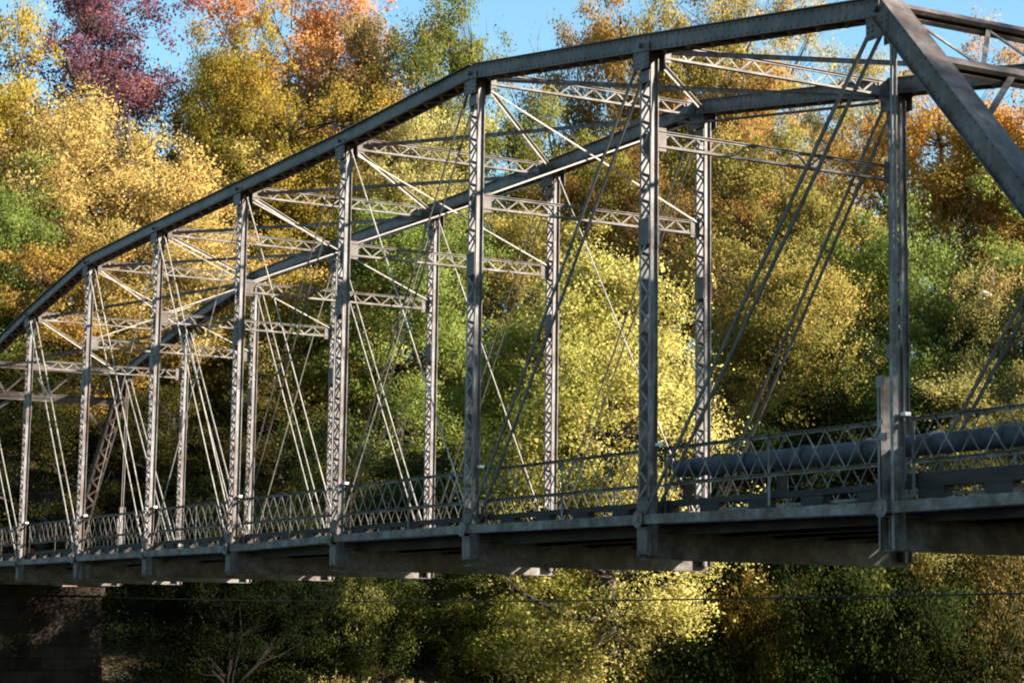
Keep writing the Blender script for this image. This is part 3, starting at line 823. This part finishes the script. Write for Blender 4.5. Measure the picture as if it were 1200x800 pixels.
# x, y, height, crown width, species, crown shape, name, label
# TREES BEGIN
TREES = [
    (-89.7, 6.0, 27.7, 10.4, 'olive', 'broad', 'autumn_tree', 'tall yellow green tree at the far left edge, its top against the sky'),
    (-97.1, 17.0, 25.2, 14.8, 'purple', 'broad', 'oak_tree', 'tall purple red oak behind the golden trees on the left'),
    (-91.0, 22.6, 24.7, 8.1, 'olive', 'broad', 'autumn_tree', 'olive yellow tall tree just right of the purple oak'),
    (-95.8, 29.4, 26.5, 14.6, 'rust', 'broad', 'autumn_tree', 'rust orange broad tree on the skyline, left of the sky gap'),
    (-91.7, 31.3, 23.9, 9.3, 'rustolive', 'broad', 'autumn_tree', 'dull rust tree beside the tall green and gold tree'),
    (-87.9, 34.5, 25.9, 8.2, 'greengold', 'oval', 'autumn_tree', 'tall green and gold pointed tree standing alone against blue sky'),
    (-93.7, 44.9, 23.2, 7.9, 'bare', 'bare', 'bare_tree', 'bare grey twiggy tree in the gap of blue sky'),
    (-86.8, 46.6, 27.7, 10.6, 'goldrust', 'broad', 'autumn_tree', 'golden orange tree on the skyline above the middle of the near chord'),
    (-82.0, 50.3, 28.9, 10.4, 'goldolive', 'broad', 'autumn_tree', 'golden olive tree behind the near chord, right of the golden orange one'),
    (-76.9, 48.8, 23.2, 10.5, 'rust', 'broad', 'autumn_tree', 'red brown tree seen between the two top chords'),
    (-81.1, 58.2, 23.1, 8.7, 'goldolive', 'airy', 'autumn_tree', 'sparse yellowish tree left of the near end post top'),
    (-69.5, 56.5, 23.6, 11.3, 'orange', 'broad', 'autumn_tree', 'orange red broad tree behind the leaning near end post'),
    (-63.4, 57.3, 23.8, 10.0, 'orange', 'oval', 'autumn_tree', 'deep orange tree at the right edge below the portal'),
    (-83.2, 14.7, 22.4, 13.9, 'golden', 'airy', 'autumn_tree', 'big airy golden tree above the left half of the near chord'),
    (-89.4, 11.4, 20.5, 10.5, 'golden', 'airy', 'autumn_tree', 'golden tree between the left edge and the big airy golden one'),
    (-78.4, 6.2, 19.2, 6.9, 'green', 'oval', 'green_tree', 'green leaved tree at the left edge above the bridge end'),
    (-86.9, 24.7, 21.9, 12.5, 'olivegold', 'broad', 'autumn_tree', 'olive and gold tree behind the chord below the rust tree'),
    (-81.2, 30.1, 20.2, 10.4, 'pale', 'broad', 'autumn_tree', 'pale straw yellow tree seen through the upper struts'),
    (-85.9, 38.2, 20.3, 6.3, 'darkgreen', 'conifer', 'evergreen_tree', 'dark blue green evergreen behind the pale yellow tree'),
    (-78.4, 39.2, 20.6, 9.6, 'greengold', 'broad', 'autumn_tree', 'yellow green rounded tree seen under the near chord middle'),
    (-74.0, 38.8, 18.9, 9.7, 'brown', 'broad', 'autumn_tree', 'dark brown tree rising behind the bright yellow tree'),
    (-64.8, 41.6, 22.2, 10.8, 'goldolive', 'broad', 'autumn_tree', 'full golden tree framed between the last two near posts'),
    (-58.2, 45.2, 20.5, 11.7, 'green', 'broad', 'green_tree', 'bright green broad tree behind the right hand near post'),
    (-77.3, 16.5, 15.9, 12.4, 'golden', 'broad', 'autumn_tree', 'broad orange gold tree behind the left struts of the bridge'),
    (-77.1, 10.7, 14.8, 10.9, 'goldrust', 'broad', 'autumn_tree', 'brown gold tree behind the leftmost near posts'),
    (-73.4, 20.7, 15.1, 10.5, 'olivegold', 'broad', 'autumn_tree', 'olive gold tree right behind the middle left posts'),
    (-52.3, 45.7, 16.7, 8.9, 'paleolive', 'broad', 'autumn_tree', 'pale olive tree at the right edge above the railing'),
    (-71.4, 31.5, 16.7, 9.6, 'goldolive', 'broad', 'autumn_tree', 'gold and olive tree between the green and the bright yellow trees'),
    (-55.1, 25.6, 17.6, 10.4, 'yellow', 'low', 'yellow_tree', 'bright sunlit yellow tree leaning over the river behind the bridge'),
    (-58.6, 23.6, 14.2, 7.1, 'yellowgreen', 'low', 'yellow_tree', 'yellow green lower tree at the left side of the bright yellow one'),
    (-68.0, 22.8, 17.8, 9.7, 'green', 'low', 'green_tree', 'green tree filling the panel left of the middle near post'),
    (-60.8, 19.5, 8.0, 8.2, 'olivegreen', 'low', 'green_tree', 'low olive green tree hanging below the deck left of the yellow tree'),
    (-58.0, 37.4, 16.2, 8.8, 'goldolive', 'low', 'autumn_tree', 'shaded gold and olive tree right of the bright yellow one'),
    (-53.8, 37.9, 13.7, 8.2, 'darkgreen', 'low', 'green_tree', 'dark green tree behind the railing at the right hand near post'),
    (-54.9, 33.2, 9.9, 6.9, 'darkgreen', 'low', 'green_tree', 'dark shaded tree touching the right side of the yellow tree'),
    (-51.2, 40.9, 12.1, 9.3, 'paleolive', 'low', 'autumn_tree', 'brown green tree behind the railing at the far right'),
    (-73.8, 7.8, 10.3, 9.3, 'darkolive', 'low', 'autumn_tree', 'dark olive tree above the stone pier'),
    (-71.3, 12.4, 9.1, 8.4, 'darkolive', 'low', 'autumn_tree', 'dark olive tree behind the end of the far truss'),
    (-70.4, 17.5, 9.1, 9.3, 'browngreen', 'low', 'autumn_tree', 'brown green tree behind the lattice railing on the left'),
    (-50.1, 33.8, 7.3, 10.4, 'darkgreen', 'shrub', 'river_shrub', 'dark green bush on the bank below the right hand near post'),
    (-46.6, 37.9, 7.5, 8.4, 'orangeolive', 'shrub', 'river_shrub', 'orange tinged bush at the lower right corner'),
    (-51.6, 31.7, 5.5, 5.9, 'darkolive', 'shrub', 'river_shrub', 'small dark bush at the right foot of the yellow tree'),
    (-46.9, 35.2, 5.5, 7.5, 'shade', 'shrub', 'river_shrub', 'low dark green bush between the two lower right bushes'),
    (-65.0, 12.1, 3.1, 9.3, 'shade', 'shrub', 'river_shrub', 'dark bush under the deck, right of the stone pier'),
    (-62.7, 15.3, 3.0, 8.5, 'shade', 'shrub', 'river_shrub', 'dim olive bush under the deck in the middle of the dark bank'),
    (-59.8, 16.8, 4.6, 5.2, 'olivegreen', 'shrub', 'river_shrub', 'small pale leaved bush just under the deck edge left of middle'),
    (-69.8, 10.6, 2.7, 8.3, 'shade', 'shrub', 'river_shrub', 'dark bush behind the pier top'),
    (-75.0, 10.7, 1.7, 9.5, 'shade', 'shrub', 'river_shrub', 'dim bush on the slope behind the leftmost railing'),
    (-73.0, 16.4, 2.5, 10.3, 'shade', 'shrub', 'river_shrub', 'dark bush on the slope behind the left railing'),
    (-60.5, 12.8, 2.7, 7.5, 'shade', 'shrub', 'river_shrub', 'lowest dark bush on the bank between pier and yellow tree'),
    (-57.9, 22.9, 3.3, 7.0, 'yellowgreen', 'shrub', 'river_shrub', 'yellow green bush at the left foot of the bright yellow tree'),
    (-64.3, 35.4, 3.6, 8.8, 'darkgreen', 'shrub', 'river_shrub', 'dark bush hidden behind the right side of the yellow tree'),
    (-53.8, 9.3, 10.5, 6.5, 'shade', 'broad', 'green_tree', "small dark tree at the water's edge just right of the stone pier"),
    (-43.0, 58.0, 21.0, 12.0, 'darkgreen', 'broad', 'green_tree', 'dark green tree on the far bank beyond the right edge'),
    (-34.0, 61.0, 23.0, 13.0, 'browngreen', 'broad', 'autumn_tree', 'brown green tree on the far bank, second beyond the right edge'),
    (-46.0, 56.0, 22.0, 13.0, 'olive', 'broad', 'autumn_tree', 'olive tree up the far bank beyond the right edge'),
    (-48.0, 62.0, 22.0, 13.0, 'goldolive', 'broad', 'autumn_tree', 'gold olive tree highest on the far bank beyond the right edge'),
    (17.0, 20.5, 26.0, 13.0, 'olive', 'broad', 'autumn_tree', 'tall broad olive tree on the near bank beside the abutment'),
    (3.0, 19.5, 27.5, 12.0, 'golden', 'oval', 'autumn_tree', 'tall narrow golden tree at the near waterline'),
    (23.0, 16.0, 24.0, 12.0, 'green', 'airy', 'green_tree', 'tall airy green tree beside the road behind the abutment'),
]
GRASS = [
    (-57.4, 14.9, 1.6, 2.0, 'gold', 'tall pale golden dry grass at the bottom edge left of the yellow tree'),
    (-56.0, 15.6, 1.7, 1.0, 'gold', 'thin golden dry grass tuft, second from the left'),
    (-55.3, 17.0, 1.9, 0.8, 'gold', 'single narrow dry stalks between two golden tufts'),
    (-54.9, 17.8, 1.7, 1.4, 'gold', 'short golden dry grass tuft nearest the yellow tree'),
    (-43.0, 35.2, 3.2, 2.0, 'pink', 'pinkish dry grass tuft at the lower right corner'),
    (-46.8, 30.6, 2.5, 1.0, 'gold', 'small yellow dry grass tuft below the right hand near post'),
]
SNAG = (-53.3, 44.6)
# TREES END
for q in TREES:
    plant(*q)

# tall dry grasses on the water's edge
def grass_mat(name, a, b):
    return leaf_mat(name, [(0.0, a), (1.0, b)], 0.3, False)
GM = {'gold': grass_mat('dry_golden_grass', (0.42, 0.30, 0.09), (0.66, 0.52, 0.22)), 'pink': grass_mat('dry_pinkish_grass', (0.40, 0.22, 0.13), (0.6, 0.38, 0.24))}
def grass_clump(x, y, h, wd, mat, label, seed):
    rng = np.random.default_rng(seed); mb = MB()
    for k in range(170):
        a = rng.random() * 6.28; r = wd * 0.5 * math.sqrt(rng.random())
        b = Vector((r * math.cos(a), r * math.sin(a), -0.1)); hh = h * (0.45 + 0.55 * rng.random() ** 1.5)
        c = rng.random() * 6.28; bend = hh * (0.08 + 0.4 * rng.random() ** 2)
        ps = [b + Vector((math.cos(c) * bend * f * f, math.sin(c) * bend * f * f, hh * (f - 0.22 * f * f * f * (bend / hh) * 2))) for f in (0, 0.35, 0.65, 0.85, 1.0)]
        sd_ = Vector((-math.sin(c), math.cos(c), 0)) * 0.011
        n = len(mb.v)
        for p, wk in zip(ps[:-1], (1, 1, 0.8, 0.5)): mb.v += [tuple(p - sd_ * wk), tuple(p + sd_ * wk)]
        mb.v.append(tuple(ps[-1]))
        mb.f += [(n, n + 1, n + 3, n + 2), (n + 2, n + 3, n + 5, n + 4), (n + 4, n + 5, n + 7, n + 6), (n + 6, n + 7, n + 8)]
        if k % 4 == 0:                                    # loose seed head
            for q in range(9):
                e = ps[3].lerp(ps[4], q / 8.0); dv = Vector(rng.normal(size=3)) * 0.05
                m = len(mb.v); mb.v += [tuple(e), tuple(e + dv + Vector((0, 0, 0.03))), tuple(e + dv * 1.3)]; mb.f.append((m, m + 1, m + 2))
    o = mb.build('tall_grass', mat)
    at = o.data.attributes.new('tone', 'FLOAT', 'FACE')
    at.data.foreach_set('value', rng.random(len(o.data.polygons)).astype(np.float32))
    o.location = (x, y, ground_z(x, y)); tag(o, label, 'tall grass', 'tall dry grasses on the bank')
for k, g in enumerate(GRASS):
    grass_clump(*g[:4], GM[g[4]], g[5], 40 + k)

# broken dead tree with a pale torn branch on the right hillside
def dead_tree(x, y):
    z = ground_z(x, y)
    o = empty('dead_tree', (x, y, z)); tag(o, 'dark broken dead tree with a pale torn branch among green leaves', 'tree')
    H = 14.2 - z
    mb = MB(); mb.tube([(0, 0, -0.5), (0.15, 0.1, H * 0.4), (-0.1, 0, H * 0.8), (0.05, 0.1, H + 0.2)], [0.34, 0.28, 0.2, 0.1], 9)
    mb.tube([(-0.1, 0, H - 0.5), (-0.8, -0.7, H - 0.95), (-1.7, -1.0, H - 1.0)], [0.2, 0.16, 0.12], 8)
    mb.build('trunk', M['bark'], o)
    b = MB(); b.tube([(0.05, -0.3, H - 1.9), (0.2, -0.75, H - 1.55), (0.55, -0.9, H - 1.2), (0.95, -0.8, H - 1.35)], [0.12, 0.17, 0.15, 0.05], 8)
    b.build('torn_branch', M['wood_pale'], o)
dead_tree(*SNAG)

# ------------------------------------------------------------------ render settings
SC.render.engine = 'CYCLES'
SC.view_settings.view_transform = 'Standard'; SC.view_settings.look = 'None'
SC.view_settings.exposure = 2.18; SC.view_settings.gamma = 1.0; SC.view_settings.use_curve_mapping = False
cy = SC.cycles
cy.use_denoising = True; cy.filter_width = 2.0
cy.max_bounces = 8; cy.diffuse_bounces = 4; cy.glossy_bounces = 2; cy.transmission_bounces = 4; cy.transparent_max_bounces = 4
cy.caustics_reflective = False; cy.caustics_refractive = False
cy.sample_clamp_indirect = 4.0
